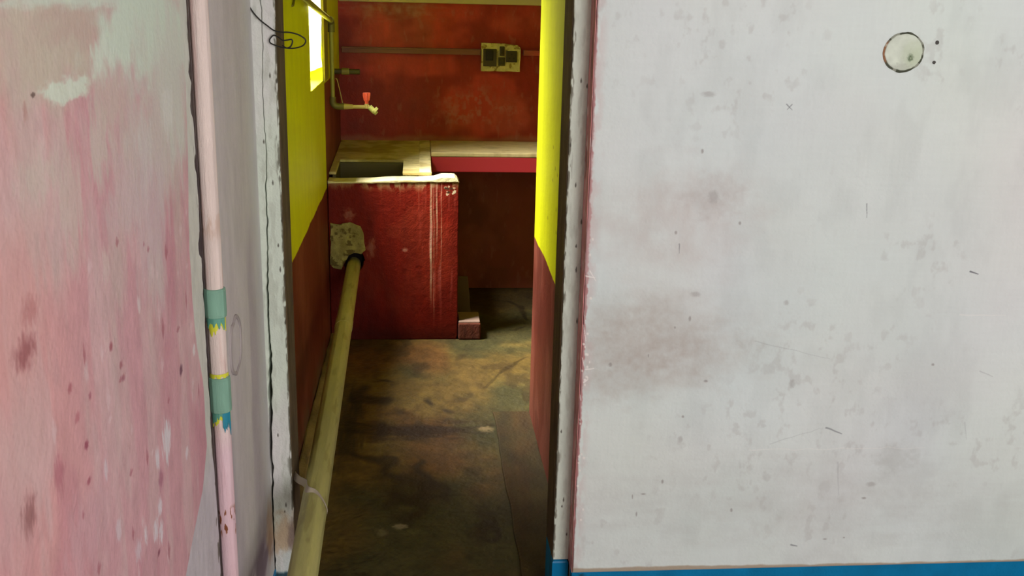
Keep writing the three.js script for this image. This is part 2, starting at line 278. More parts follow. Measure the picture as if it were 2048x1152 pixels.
// [centre and radii in metres along and up the wall, colour, strength, softness, raggedness]
const WORN = [
  [1.0958, 1.5393, 0.1935, 0.0522, [200, 190, 172], 0.85, 0.5, 0.5], [1.1967, 1.5579, 0.1216, 0.0233, [196, 172, 162], 0.8, 0.6, 0.6], [1.5249, 1.5384, 0.2469, 0.0631, [208, 222, 206], 0.95, 0.4, 0.6], [1.1441, 1.4921, 0.0769, 0.011, [214, 222, 206], 0.95, 0.35, 0.6],
  [1.2676, 1.514, 0.043, 0.0233, [212, 220, 206], 0.9, 0.4, 0.6], [1.0526, 1.5825, 0.0927, 0.0063, [206, 214, 200], 0.8, 0.8, 0.7], [1.2582, 1.5829, 0.1538, 0.0108, [208, 220, 206], 0.85, 0.8, 0.7], [1.5441, 1.3984, 0.1812, 0.1034, [204, 198, 190], 0.8, 0.6, 0.7], [1.6288, 1.4694, 0.0986, 0.1149, [206, 206, 196], 0.8, 0.5, 0.6],
  [1.232, 1.424, 0.0414, 0.0412, [206, 190, 182], 0.85, 0.5, 0.7], [1.1146, 1.3776, 0.0343, 0.0528, [206, 186, 178], 0.75, 0.5, 0.7], [1.0261, 1.4193, 0.0444, 0.0239, [206, 190, 180], 0.7, 0.6, 0.7], [1.4227, 1.3741, 0.0356, 0.0447, [208, 198, 194], 0.85, 0.5, 0.7],
  [1.3271, 1.3451, 0.0758, 0.042, [206, 184, 184], 0.8, 0.6, 0.7], [1.4373, 1.2826, 0.0687, 0.0854, [206, 186, 188], 0.75, 0.6, 0.7], [1.2846, 1.4668, 0.061, 0.034, [204, 184, 176], 0.8, 0.5, 0.7], [1.5671, 1.4243, 0.0305, 0.032, [216, 212, 206], 0.8, 0.4, 0.6],
  [0.9947, 1.3798, 0.0747, 0.0117, [210, 176, 172], 0.6, 0.7, 0.7], [0.9453, 1.34, 0.0453, 0.0477, [212, 164, 162], 0.5, 0.8, 0.6], [1.2157, 1.2837, 0.0151, 0.0213, [214, 192, 186], 0.7, 0.4, 0.6], [1.443, 1.2031, 0.0432, 0.0335, [206, 188, 184], 0.6, 0.6, 0.7],
  [0.9404, 1.2798, 0.0572, 0.0702, [214, 160, 156], 0.6, 0.8, 0.5], [0.8958, 1.1667, 0.0645, 0.0693, [206, 172, 170], 0.6, 0.8, 0.6], [0.9278, 1.1915, 0.0456, 0.0311, [210, 172, 170], 0.5, 0.7, 0.6], [1.0695, 1.0212, 0.0628, 0.0422, [206, 166, 172], 0.6, 0.7, 0.7],
  [0.9499, 1.2688, 0.0233, 0.0133, [148, 84, 88], 0.75, 0.8, 0.7], [0.9178, 1.1201, 0.0136, 0.0152, [140, 92, 92], 0.7, 0.8, 0.8], [1.0027, 1.1197, 0.0121, 0.0194, [176, 104, 118], 0.6, 0.7, 0.8], [0.9728, 1.3033, 0.0169, 0.0117, [176, 110, 110], 0.5, 0.8, 0.8],
  [1.4297, 0.9677, 0.0221, 0.0277, [222, 214, 218], 0.9, 0.4, 0.8], [1.3743, 0.9637, 0.0103, 0.0147, [218, 206, 212], 0.9, 0.4, 0.7], [1.3684, 0.8922, 0.0103, 0.0121, [222, 210, 216], 0.9, 0.4, 0.7], [1.3396, 0.8729, 0.0099, 0.0159, [222, 210, 216], 0.9, 0.4, 0.8], [1.3665, 0.8542, 0.0104, 0.0136, [222, 210, 216], 0.9, 0.4, 0.8],
  [1.2899, 0.8928, 0.0069, 0.0115, [222, 210, 216], 0.8, 0.4, 0.8], [1.2531, 0.8915, 0.0131, 0.0137, [214, 196, 204], 0.7, 0.5, 0.8], [1.1784, 0.9614, 0.0115, 0.014, [214, 194, 200], 0.8, 0.4, 0.7], [1.15, 1.0546, 0.0071, 0.0123, [216, 196, 202], 0.8, 0.4, 0.8], [1.3409, 1.1975, 0.007, 0.0112, [218, 200, 200], 0.8, 0.4, 0.7],
  [1.1139, 1.1886, 0.0065, 0.0126, [214, 186, 186], 0.7, 0.5, 0.7], [1.6405, 1.0313, 0.0089, 0.0093, [224, 214, 214], 0.9, 0.4, 0.6], [1.5476, 0.8938, 0.0098, 0.009, [224, 210, 216], 0.8, 0.4, 0.6], [1.0359, 1.4962, 0.0052, 0.0023, [110, 88, 84], 0.9, 0.4, 0.5], [1.0111, 1.4826, 0.005, 0.0089, [170, 120, 114], 0.5, 0.6, 0.8],
  [1.5443, 1.0325, 0.0095, 0.0073, [104, 66, 84], 0.85, 0.4, 0.5], [1.092, 1.1123, 0.0064, 0.0047, [150, 72, 92], 0.8, 0.5, 0.5], [1.0891, 1.0706, 0.0064, 0.0037, [150, 76, 92], 0.7, 0.5, 0.5], [1.2084, 1.1861, 0.0057, 0.0051, [150, 74, 86], 0.7, 0.5, 0.5], [1.2416, 1.1508, 0.0061, 0.0047, [150, 80, 92], 0.6, 0.5, 0.5],
  [1.0583, 1.1921, 0.0059, 0.005, [160, 84, 94], 0.6, 0.5, 0.5], [1.1182, 1.1593, 0.005, 0.0043, [150, 80, 96], 0.6, 0.5, 0.5], [1.3459, 0.8344, 0.0076, 0.004, [120, 64, 80], 0.7, 0.5, 0.5], [1.0722, 1.1531, 0.0076, 0.0051, [170, 92, 104], 0.5, 0.6, 0.5], [1.2476, 1.1323, 0.0082, 0.0041, [150, 84, 98], 0.6, 0.5, 0.5],
  [1.3847, 0.9281, 0.0105, 0.0122, [150, 84, 108], 0.5, 0.6, 0.6], [1.6621, 0.7604, 0.0076, 0.0049, [80, 60, 58], 0.8, 0.4, 0.5],
];
const pinkWall = painted(paintMap([0.80, 1.78], [0.5, 1.70], 640, 950, (u, v, c) => {
  c[0] = 206; c[1] = 156; c[2] = 163;
  mix(c, [220, 160, 154], smooth(1.25, 0.95, u) * 0.55);
  mix(c, [204, 178, 174], 0.85 * smooth(0.42, 0.60, fbm(u * 12, v * 3.6, 201, 4)) * smooth(0.85, 1.25, v));
  mix(c, [210, 178, 178], 0.6 * smooth(0.48, 0.64, fbm(u * 17, v * 5, 203, 4)));
  mix(c, [192, 124, 140], 0.32 * smooth(0.52, 0.68, fbm(u * 7 + 5, v * 5, 205, 4)));
  gain(c, 1 + (fbm(u * 40, v * 26, 207, 4) - 0.5) * 0.09 + (fbm(u * 120, v * 60, 209, 3) - 0.5) * 0.06);
  for (let k = 0; k < WORN.length; k++) { const [x, y, rx, ry, col, a, s, w] = WORN[k], p = patch(u, v, x, y, rx, ry, s, w * 1.15, 4.2, 211 + k * 3, 1.5); if (p) mix(c, col, p * a); }
  for (let k = 0; k < 60; k++) { const x = 1.0 + hash(k, 1, 213) * 0.68, y = 0.6 + hash(k, 2, 213) * 0.7, p = patch(u, v, x, y, 0.003 + 0.006 * hash(k, 3, 213), 0.003 + 0.012 * hash(k, 4, 213), 0.5, 0.7, 2, 215); if (p) mix(c, hash(k, 5, 213) > 0.45 ? [224, 196, 198] : [158, 88, 100], p * 0.55); }
  const e = u - along(pinkEdge, v) - 0.012 * (fbm(v * 16, 3, 217, 4) - 0.5);          // later pale coat, cut in along the pipe
  mix(c, [204, 204, 194], 0.96 * smooth(-0.003, 0.004, e));
  if (e > 0) { mix(c, [196, 184, 194], 0.8 * smooth(0.86, 0.76, v)); gain(c, 1 + (fbm(u * 60, v * 30, 219, 4) - 0.5) * 0.12); mix(c, [84, 76, 62], 0.8 * smooth(0.56, 0.64, fbm(u * 90, v * 40, 221, 3)) * smooth(1.722, 1.738, u)); }
}), { rough: 0.6, bump: 0.003, size: 0.5 });
const mauve = painted(paintMap([1.78, 2.5], [0.1, 1.70], 400, 600, (u, v, c) => {
  c[0] = 203; c[1] = 194; c[2] = 194;
  mix(c, [206, 200, 196], 0.7 * smooth(0.46, 0.64, fbm(u * 5, v * 1.6, 231, 4)));
  mix(c, [176, 164, 174], 0.6 * smooth(0.48, 0.66, fbm(u * 6 + 4, v * 1.8, 233, 4)));
  gain(c, 1 + (fbm(u * 30, v * 9, 235, 4) - 0.5) * 0.10 + (fbm(u * 80, v * 60, 237, 3) - 0.5) * 0.04);
  mix(c, [216, 216, 212], 0.7 * smooth(2.30, 2.42, u + 0.06 * (fbm(v * 5, 2, 239, 3) - 0.5)));
  mix(c, [120, 100, 112], 0.75 * smooth(0.05, 0.0, Math.abs(v - 0.255 + (u - 2.4) * 0.1) - 0.03) * smooth(0.3, 0.6, fbm(u * 12, v * 20, 241, 4)));
  mix(c, [196, 158, 120], 0.7 * patch(u, v, 2.42, 0.28, 0.05, 0.07, 0.6, 0.6, 2.4, 243));
}), { rough: 0.65, bump: 0.002, size: 0.4 });
const chase = plain(0x5d4d3e, 0.95);
const plasterEdge = [];
for (let y = 0; y <= 2.8; y += 0.009) {
  const low = smooth(0.86, 0.70, y);                                                    // the gap beside the pipe is nearly filled with paint low down
  plasterEdge.push([1.7385 + 0.008 * low + (0.016 * (fbm(y * 30, 7, 251, 4) - 0.5) - 0.016 * smooth(0.60, 0.72, fbm(y * 22, 9, 255, 3)) * smooth(0.9, 1.2, y)) * (1 - 0.6 * low) + 0.010 * (fbm(y * 6, 3, 253, 3) - 0.5), y]);
}
const mauveLeft = ragged([[1.815, 2.8], [1.815, 0]], 0.02, 0.004, 257, false);
structure('wall_left', [
  ['old_plaster', wallSide(poly([[-1.7, 2.8], [-1.7, 0], ...plasterEdge]), -0.363, 0.055, 0.0025), pinkWall],
  ['pipe_chase', wallSide(poly(rect(-1.7, 2.62, 0, 2.8)), -0.41, 0.16), chase],
  ['new_plaster', wallSide(poly([[2.466, 0], [2.466, 2.8], ...mauveLeft]), -0.375, 0.04, 0.002), mauve],
]);
structure('baseboard_left', [['paint_band', wallSide(poly(ragged(rect(1.83, 2.464, 0, 0.142), 0.03, 0.002, 259)), -0.371, 0.02, 0.002), blue]]);
// feathered ridge left by a filled hole in the mauve plaster
{
  const pts = [], c0 = [2.067, 0.893];
  for (let k = 0; k < 60; k++) { const a = (k / 60) * Math.PI * 2; pts.push([c0[0] + Math.cos(a) * 0.064 * (0.9 + 0.25 * fbm(k / 6, 2, 261, 3)), c0[1] + Math.sin(a) * 0.060 * (0.9 + 0.25 * fbm(k / 6, 5, 263, 3))]); }
  const inner = pts.map(([a, b]) => [c0[0] + (a - c0[0]) * 0.84, c0[1] + (b - c0[1]) * 0.88]);
  const t = thing('plaster_patch', 'round grey filler patch on the mauve side wall beside the thin upright pipe', 'patch', [-0.375, 0.893, -2.067]);
  part(t, 'rim', wallSide(poly(pts, [inner]), -0.3706, 0.007, 0.002), plain(0xa89d9c, 0.75));
  part(t, 'filler', wallSide(poly(inner), -0.3735, 0.004, 0.001), mauve);
}

// ---------------------------------------------------------------- the rest of the front room (behind the photographer)
const roomPaint = plain(0xd9d6d2, 0.8), roomFloor = plain(0x77706a, 0.7);
structure('wall_right', [['wall', wallSide(poly(rect(-1.7, 2.6, 0, 2.8)), 2.52, 0.12).translate(0, 0, 0), roomPaint]]);
structure('wall_rear', [['wall', slab('n', poly(rect(-0.53, 2.52, 0, 2.8), [rect(0.70, 2.25, 0.7, 2.5)]), 1.6, 0.12), roomPaint]]);
structure('ceiling', [['plaster', layer(poly(rect(-0.6, 2.52, -1.72, 2.6)), 2.8, 0.1), roomPaint]]);
structure('floor', [['concrete', layer(poly(rect(-0.6, 2.52, -1.72, 2.6)), -0.1, 0.1), roomFloor]]);

// ---------------------------------------------------------------- passage: floor, yellow and red walls
const FLOORLINES = [[0.3936, 5.409, 0.4986, 5.3705, 0.016, 0.7], [0.4859, 5.38, 0.5429, 5.2413, 0.02, 0.75], [0.5321, 5.2959, 0.5399, 5.0498, 0.02, 0.7], [0.2747, 4.1136, 0.3635, 4.3105, 0.012, 0.35], [0.3511, 4.2919, 0.4745, 4.4777, 0.016, 0.4], [0.4695, 4.8875, 0.5301, 4.9508, 0.014, 0.5], [-0.2647, 3.7586, -0.1488, 3.7071, 0.02, 0.5]];
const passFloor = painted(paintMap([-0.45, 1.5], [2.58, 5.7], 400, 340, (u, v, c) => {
  c[0] = 100; c[1] = 80; c[2] = 38;
  mix(c, [94, 74, 38], 0.7 * smooth(0.36, 0.68, fbm(u * 4.2, v * 2.6, 301, 5)));
  mix(c, [124, 104, 54], 0.5 * smooth(0.46, 0.72, fbm(u * 5 + 7, v * 3.4, 303, 5)));
  mix(c, [62, 60, 36], 0.85 * smooth(0.30, 0.62, fbm(u * 3.3 + 2, v * 3, 305, 5) + 0.16 * smooth(3.7, 2.9, v) - 0.08));  // greenish mottling, thicker towards the doorway to paint in the passage shade
  mix(c, [108, 66, 36], 0.5 * smooth(0.46, 0.70, fbm(u * 3 + 12, v * 2.2, 307, 4)));
  gain(c, 1 + (fbm(u * 26, v * 20, 309, 4) - 0.5) * 0.4 + (fbm(u * 110, v * 70, 311, 3) - 0.5) * 0.2);
  mix(c, [52, 40, 22], 0.5 * smooth(0.60, 0.78, fbm(u * 11, v * 6, 313, 4)));
  mix(c, [44, 34, 20], 0.8 * smooth(0.035, 0.0, Math.abs(fbm(u * 2.2, v * 1.5, 315, 4) - 0.5)) * smooth(0.45, 0.6, fbm(u * 6, v * 6, 317, 3)));
  for (const [x0, y0, x1, y1, w, k] of FLOORLINES) mix(c, [38, 28, 12], k * scratch(u + 0.02 * (fbm(u * 14, v * 14, 329, 3) - 0.5), v + 0.03 * (fbm(u * 14, v * 14, 331, 3) - 0.5), x0, y0, x1, y1, w * (0.6 + fbm(u * 30, v * 30, 333, 3))));
  mix(c, [44, 34, 18], 0.55 * smooth(5.15, 5.3, v));  // floor beneath the counter darkened, its shade painted in
  mix(c, [40, 26, 14], 0.8 * patch(u, v, -0.0165, 3.6699, 0.2253, 0.0748, 0.7, 0.9, 3, 319)); mix(c, [38, 34, 20], 0.7 * patch(u, v, -0.2632, 3.7345, 0.0416, 0.2891, 0.7, 0.9, 3, 321));
  mix(c, [172, 156, 124], 0.7 * patch(u, v, -0.0601, 2.9381, 0.0216, 0.0158, 0.5, 0.6, 2, 323)); mix(c, [140, 128, 92], 0.6 * patch(u, v, -0.1127, 2.9029, 0.0152, 0.0278, 0.6, 0.7, 2, 325)); mix(c, [176, 150, 110], 0.6 * patch(u, v, 0.2485, 3.6803, 0.0266, 0.0236, 0.6, 0.6, 2, 327));
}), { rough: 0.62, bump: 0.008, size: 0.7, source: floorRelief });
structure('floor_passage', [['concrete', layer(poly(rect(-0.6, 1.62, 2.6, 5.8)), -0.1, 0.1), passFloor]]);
structure('ceiling_passage', [['plaster', layer(poly(rect(-0.6, 1.62, 2.6, 5.8)), 2.45, 0.1), plain(0xcfc79a, 0.85)]]);

const YELLOW = [216, 220, 10], RED = [112, 50, 36];
function twoTone(u, v, c, line, seed) {
  const edge = v - line - 0.012 * (fbm(u * 6, 1, seed, 3) - 0.5) - 0.004 * (fbm(u * 60, 4, seed + 2, 3) - 0.5), up = smooth(-0.003, 0.003, edge);
  c[0] = RED[0]; c[1] = RED[1]; c[2] = RED[2];
  mix(c, [142, 82, 68], 0.55 * smooth(0.46, 0.64, fbm(u * 9, v * 3, seed + 4, 4)));
  mix(c, [92, 40, 28], 0.5 * smooth(0.5, 0.66, fbm(u * 6, v * 4, seed + 6, 4)));
  mix(c, YELLOW, up);
  gain(c, 1 + (fbm(u * 24, v * 8, seed + 8, 4) - 0.5) * 0.07 + (fbm(u * 90, v * 60, seed + 10, 3) - 0.5) * 0.03);
}
const passLeft = painted(paintMap([2.58, 5.7], [0, 2.45], 260, 320, (u, v, c) => {
  twoTone(u, v, c, u < 4.74 ? 0.728 : 1.195, 331);
  mix(c, [98, 84, 60], 0.75 * smooth(0.16, 0.03, v + 0.05 * (fbm(u * 8, v * 4, 345, 4) - 0.5)) * smooth(0.35, 0.6, fbm(u * 10, v * 14, 347, 4)));
}), { rough: 0.5, bump: 0.003, size: 0.5 });
structure('wall_passage_left', [['wall', wallSide(poly(rect(2.6, 5.8, 0, 2.45), [ragged(rect(4.15, 4.68, 1.213, 2.28), 0.03, 0.003, 349)]), -0.416, 0.125, 0.002), passLeft]]);
const passRight = painted(paintMap([2.58, 4.0], [0, 2.45], 420, 420, (u, v, c) => {
  twoTone(u, v, c, 0.722 - 0.02 * smooth(3.4, 3.1, u), 351);
  for (let k = 0; k < 8; k++) mix(c, [120, 108, 10], 0.5 * patch(u, v, 3.1 + hash(k, 1, 365) * 0.6, 0.75 + hash(k, 2, 365) * 0.5, 0.008, 0.006, 0.4, 0.6, 2, 367));
}), { rough: 0.5, bump: 0.003, size: 0.5 });
{
  const R0 = 0.055, end = [];
  for (let k = 0; k <= 12; k++) { const a = (k / 12) * Math.PI / 2; end.push([0.43 + R0 - R0 * Math.cos(a), 3.86 - R0 + R0 * Math.sin(a)]); }
  const g = layer(poly([[0.58, 2.6], [0.43, 2.6], ...end, [0.58, 3.86]].reverse()), 0, 2.45);
  structure('wall_passage_right', [['wall', uvBy(toCreasedNormals(g, 0.7), (x, y, z) => [-z + (x - 0.43), y]), passRight]]);
}
const alcovePaint = painted(paintMap([2.6, 5.7], [0, 2.45], 120, 120, (u, v, c) => twoTone(u, v, c, 0.73, 371)), { rough: 0.6 });
structure('wall_alcove_right', [['wall', slab('x', poly(rect(2.6, 5.8, 0, 2.45)), 1.5, 0.12), alcovePaint]]);
structure('wall_alcove_near', [['wall', slab('n', poly(rect(0.58, 1.5, 0, 2.45)), -2.72, 0.12), alcovePaint]]);
const backRed = painted(paintMap([-0.45, 1.5], [0, 1.62], 400, 440, (u, v, c) => {
  c[0] = 190; c[1] = 64; c[2] = 54;
  mix(c, [66, 18, 10], 0.85 * smooth(0.80, 0.74, v));  // wall below counter height painted dark red as under-counter shade
  mix(c, [176, 80, 66], 0.55 * smooth(0.5, 0.68, fbm(u * 4, v * 4, 381, 4)));
  mix(c, [128, 34, 24], 0.6 * smooth(0.46, 0.62, fbm(u * 3 + 6, v * 4, 383, 4)));
  gain(c, 1 + (fbm(u * 30, v * 10, 385, 4) - 0.5) * 0.2 + (fbm(u * 90, v * 90, 387, 3) - 0.5) * 0.06);
  mix(c, [186, 148, 128], 0.7 * patch(u, v, -0.1497, 1.5018, 0.1802, 0.0401, 0.8, 0.9, 3, 389) * fbm(u * 40, v * 30, 391, 3));
  mix(c, [186, 130, 116], 0.5 * patch(u, v, 0.2844, 1.0022, 0.1605, 0.0848, 0.9, 0.9, 3, 393) * smooth(0.4, 0.62, fbm(u * 50, v * 40, 395, 4)));
  mix(c, [180, 120, 104], 0.3 * smooth(0.66, 0.80, fbm(u * 40, v * 14, 397, 4)));
  mix(c, [176, 128, 104], 0.5 * smooth(0.86, 0.83, v + 0.03 * (fbm(u * 14, 3, 399, 3) - 0.5)));
}), { rough: 0.45, bump: 0.003, size: 0.5 });
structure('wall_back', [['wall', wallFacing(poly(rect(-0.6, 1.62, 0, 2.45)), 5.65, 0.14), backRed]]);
structure('trim_1', [['ledge', block(-0.41, 1.49, 1.536, 1.60, -5.648, -5.60, 0.006), plain(0xcbb98e, 0.7)]]);
// low cement margins where the passage walls meet the floor
const marginPaint = painted(paintMap([-0.45, 0.5], [2.58, 5.7], 300, 200, (u, v, c) => {
  c[0] = u > 0 ? 72 : 138; c[1] = u > 0 ? 54 : 118; c[2] = u > 0 ? 28 : 74;
  mix(c, [66, 56, 30], (u > 0 ? 0.8 : 0.4) * smooth(0.4, 0.62, fbm(u * 12, v * 4, 407, 4)));
  gain(c, 1 + (fbm(u * 30, v * 10, 401, 4) - 0.5) * 0.5);
}), { rough: 0.75, bump: 0.005, size: 0.4, source: floorRelief });
structure('trim_2', [['margin', layer(poly(ragged(rect(-0.416, -0.372, 2.6, 4.75), 0.05, 0.006, 403)), 0, 0.035, 0.008), marginPaint]]);
structure('trim_3', [['margin', layer(poly(ragged(rect(0.288, 0.436, 2.6, 3.82), 0.05, 0.008, 405)), 0, 0.014, 0.005), marginPaint]]);
// board beside the small window, and its far reveal painted pale as daylight glare
const shadedYellow = plain(0x8d7f18, 0.6);
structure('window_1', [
  ['frame_shade_board', block(-0.43, -0.407, 1.205, 2.32, -4.86, -4.688, 0.003), shadedYellow],  // olive board stands in for the shaded wall strip past the opening
  ['frame_shade_board', block(-0.45, -0.407, 2.28, 2.32, -4.684, -4.14, 0.004), shadedYellow],
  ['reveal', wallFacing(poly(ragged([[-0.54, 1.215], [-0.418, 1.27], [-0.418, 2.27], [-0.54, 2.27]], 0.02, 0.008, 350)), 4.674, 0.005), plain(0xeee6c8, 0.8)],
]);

// ---------------------------------------------------------------- masonry sink unit with a red front wall
const sinkRed = painted(paintMap([-0.43, 0.2], [0, 0.8], 700, 600, (u, v, c) => {
  c[0] = 116; c[1] = 27; c[2] = 14;
  mix(c, [128, 46, 28], 0.5 * smooth(0.5, 0.66, fbm(u * 6, v * 4, 411, 4)));
  mix(c, [88, 16, 8], 0.6 * smooth(0.46, 0.64, fbm(u * 5 + 3, v * 3, 413, 4)));
  gain(c, 1 + (fbm(u * 40, v * 9, 415, 4) - 0.5) * 0.22 + (fbm(u * 140, v * 30, 417, 3) - 0.5) * 0.08);
  const run = smooth(0.700, 0.752, v - 0.05 * (fbm(u * 26, v * 1.5, 419, 4) - 0.45));                              // whitewash run down from the rim
  mix(c, [176, 158, 112], 0.75 * run * smooth(0.36, 0.56, fbm(u * 50, v * 24, 421, 4)));
  for (const [x, w, low, a] of [[0.054, 0.674, 0.0065, 0.16, 0.9], [0.0815, 0.6742, 0.0045, 0.40, 0.75], [-0.0008, 0.6969, 0.003, 0.62, 0.6], [0.1021, 0.6744, 0.003, 0.30, 0.5], [0.0677, 0.6741, 0.0025, 0.06, 0.55], [-0.0873, 0.6963, 0.003, 0.66, 0.5], [-0.1735, 0.7073, 0.004, 0.68, 0.5]].map((r) => [r[0], r[2], r[3], r[4]])) {
    const wob = 0.006 * (fbm(v * 9, x * 40, 423, 3) - 0.5), d = Math.abs(u - x - wob) / w;
    mix(c, [206, 192, 160], a * (1 - smooth(0.3, 1.2, d)) * smooth(low - 0.06, low + 0.2, v) * (0.45 + 0.9 * (fbm(u * 60, v * 14, 425, 3) - 0.2)));
  }
  mix(c, [196, 110, 104], 0.5 * smooth(0.55, 0.72, fbm(u * 60, v * 4, 427, 3)) * patch(u, v, 0.096, 0.5096, 0.0694, 0.2613, 0.9, 0.4, 2, 429));
  for (let k = 0; k < 16; k++) mix(c, k % 3 ? [214, 200, 168] : [60, 50, 34], 0.85 * patch(u, v, 0.115 + hash(k, 1, 431) * 0.05, 0.700 + hash(k, 2, 431) * 0.042, 0.004 + 0.004 * hash(k, 3, 431), 0.003 + 0.003 * hash(k, 4, 431), 0.3, 0.7, 2, 433));
  mix(c, [190, 150, 130], 0.6 * patch(u, v, -0.0658, 0.4377, 0.0139, 0.0095, 0.6, 0.6, 2, 435)); mix(c, [196, 150, 130], 0.5 * patch(u, v, -0.2221, 0.4492, 0.0184, 0.038, 0.8, 0.8, 2, 437)); mix(c, [190, 150, 130], 0.5 * patch(u, v, -0.3223, 0.6018, 0.0227, 0.0233, 0.8, 0.8, 2, 439));
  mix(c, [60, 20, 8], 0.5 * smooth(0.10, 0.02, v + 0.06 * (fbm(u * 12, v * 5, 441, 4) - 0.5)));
}), { rough: 0.5, bump: 0.004, size: 0.35, spec: 0.3 });
const limewash = (seed, base = [206, 192, 138]) => painted(paintMap([-0.45, 1.5], [4.7, 5.7], 320, 420, (u, v, c) => {
  c[0] = base[0]; c[1] = base[1]; c[2] = base[2];
  mix(c, [150, 128, 72], 0.7 * smooth(0.48, 0.66, fbm(u * 6, v * 8, seed, 4)) * smooth(0.4, -0.2, u));
  gain(c, 1 + (fbm(u * 24, v * 60, seed + 2, 4) - 0.5) * 0.16);
  mix(c, [140, 120, 78], 0.4 * smooth(0.6, 0.78, fbm(u * 16, v * 40, seed + 4, 4)));
}), { rough: 0.7, bump: 0.004, size: 0.3 });
const lime = limewash(451), darkHole = plain(0x1d120c, 0.95);
{
  const t = thing('sink_unit', 'low red masonry sink unit with a pale limewashed rim at the end of the passage', 'sink', [-0.12, 0, -5.0]);
  const hole = []; const [hx, hy] = [-0.3012, 0.3823];
  for (let k = 0; k < 40; k++) { const a = (-k / 40) * Math.PI * 2; hole.push([hx + Math.cos(a) * 0.046 * (0.85 + 0.4 * fbm(k / 5, 1, 455, 3)), hy + Math.sin(a) * 0.05 * (0.85 + 0.4 * fbm(k / 5, 3, 457, 3))]); }
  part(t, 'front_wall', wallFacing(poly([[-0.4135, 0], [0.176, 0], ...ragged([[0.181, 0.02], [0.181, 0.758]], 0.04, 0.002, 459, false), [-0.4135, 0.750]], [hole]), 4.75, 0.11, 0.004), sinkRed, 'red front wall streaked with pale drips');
  const rim = []; for (let x = -0.4135; x <= 0.1851; x += 0.012) rim.push([x, 0.7575 + 0.012 * smooth(-0.4, 0.1, x) + 0.012 * smooth(0.06, 0.11, x) + 0.006 * (fbm(x * 14, 2, 461, 3) - 0.5) - 0.026 * smooth(0.166, 0.186, x)]);
  part(t, 'rim', wallFacing(poly([...ragged([[-0.4135, 0.7475], [0.183, 0.757]], 0.02, 0.005, 463, false), ...rim.reverse()]), 4.745, 0.105, 0.004), limewash(464, [226, 216, 172]), 'pale lumpy plaster rim');
  const fall = (g) => { const p = g.attributes.position; for (let i = 0; i < p.count; i++) p.setY(i, p.getY(i) + (-p.getZ(i) - 4.87) * 0.046); g.computeVertexNormals(); return g; };   // tops rise gently to the back wall
  part(t, 'slab', fall(layer(poly([[-0.4135, 4.846], [-0.382, 4.846], [-0.382, 5.13], [-0.076, 5.13], [-0.076, 4.846], [0.055, 4.846], [0.055, 5.648], [-0.4135, 5.648]]), 0.772, 0.014, 0.003)), lime);
  part(t, 'slab', fall(layer(poly(rect(0.0, 0.058, 4.853, 5.646)), 0.7525, 0.037, 0.006)), limewash(466, [224, 212, 160]), 'paler strip beside the basin');
  const basin = [block(-0.40, -0.383, 0.46, 0.7705, -5.145, -4.862, 0.003), block(-0.075, -0.06, 0.46, 0.7705, -5.145, -4.862, 0.003), block(-0.4, -0.06, 0.46, 0.7705, -5.145, -5.131, 0.003), block(-0.4, -0.06, 0.46, 0.475, -5.14, -4.862, 0.003)];
  part(t, 'basin', fall(join(...basin)), plain(0x574c1e, 0.55), 'dark olive basin');  // basin all in one dark olive
  part(t, 'front_ledge', block(-0.066, 0.0, 0.66, 0.7705, -4.90, -4.862, 0.003), lime);
  part(t, 'side_wall', block(0.0, 0.055, 0, 0.752, -5.64, -4.87, 0.004), lime);
  const patchEdge = [[-0.4046, 0.5641], [-0.3708, 0.5572], [-0.3161, 0.5692], [-0.2686, 0.5506], [-0.2556, 0.5083], [-0.2475, 0.4372], [-0.2662, 0.4181], [-0.3004, 0.4252], [-0.3258, 0.4133], [-0.3424, 0.3846], [-0.3593, 0.3463], [-0.3935, 0.3534], [-0.4092, 0.3702]];
  const cement = painted(paintMap([-0.43, -0.2], [0.3, 0.6], 900, 900, (u, v, c) => {
    c[0] = 158; c[1] = 148; c[2] = 88; gain(c, 1 + (fbm(u * 40, v * 40, 465, 4) - 0.5) * 0.5); mix(c, [96, 82, 44], 0.8 * smooth(0.56, 0.68, fbm(u * 50, v * 60, 467, 4)));
  }), { rough: 0.9, bump: 0.006, size: 0.2 });
  part(t, 'cement_patch', wallFacing(poly(ragged(patchEdge, 0.012, 0.005, 469).reverse()), 4.742, 0.012, 0.002), cement, 'rough unpainted cement patch round the pipe hole');
  const shadeDisc = []; for (let k = 0; k < 40; k++) { const a = (k / 40) * Math.PI * 2; shadeDisc.push([hx + Math.cos(a) * 0.075, hy + Math.sin(a) * 0.075]); }
  part(t, 'hole_shade_disc', wallFacing(poly(shadeDisc), 4.835, 0.02), darkHole);  // near-black disc inside the pipe hole, painted as its shadow
}
// ---------------------------------------------------------------- kitchen counter with a red edge and an open space below
{
  const t = thing('kitchen_counter', 'cream topped masonry counter with a red edge, right of the sink, open and dark below', 'counter', [0.5, 0, -5.4]);
  part(t, 'counter_top', layer(poly(ragged(rect(0.06, 1.5, 5.213, 5.648), 0.06, 0.002, 471)), 0.802, 0.022, 0.005), limewash(473, [208, 190, 142]), 'cream worn top');
  const redPaint = plain(0xb5323a, 0.4);
  part(t, 'front_edge', block(0.061, 1.499, 0.725, 0.803, -5.265, -5.216, 0.005), redPaint, 'red painted edge');
}

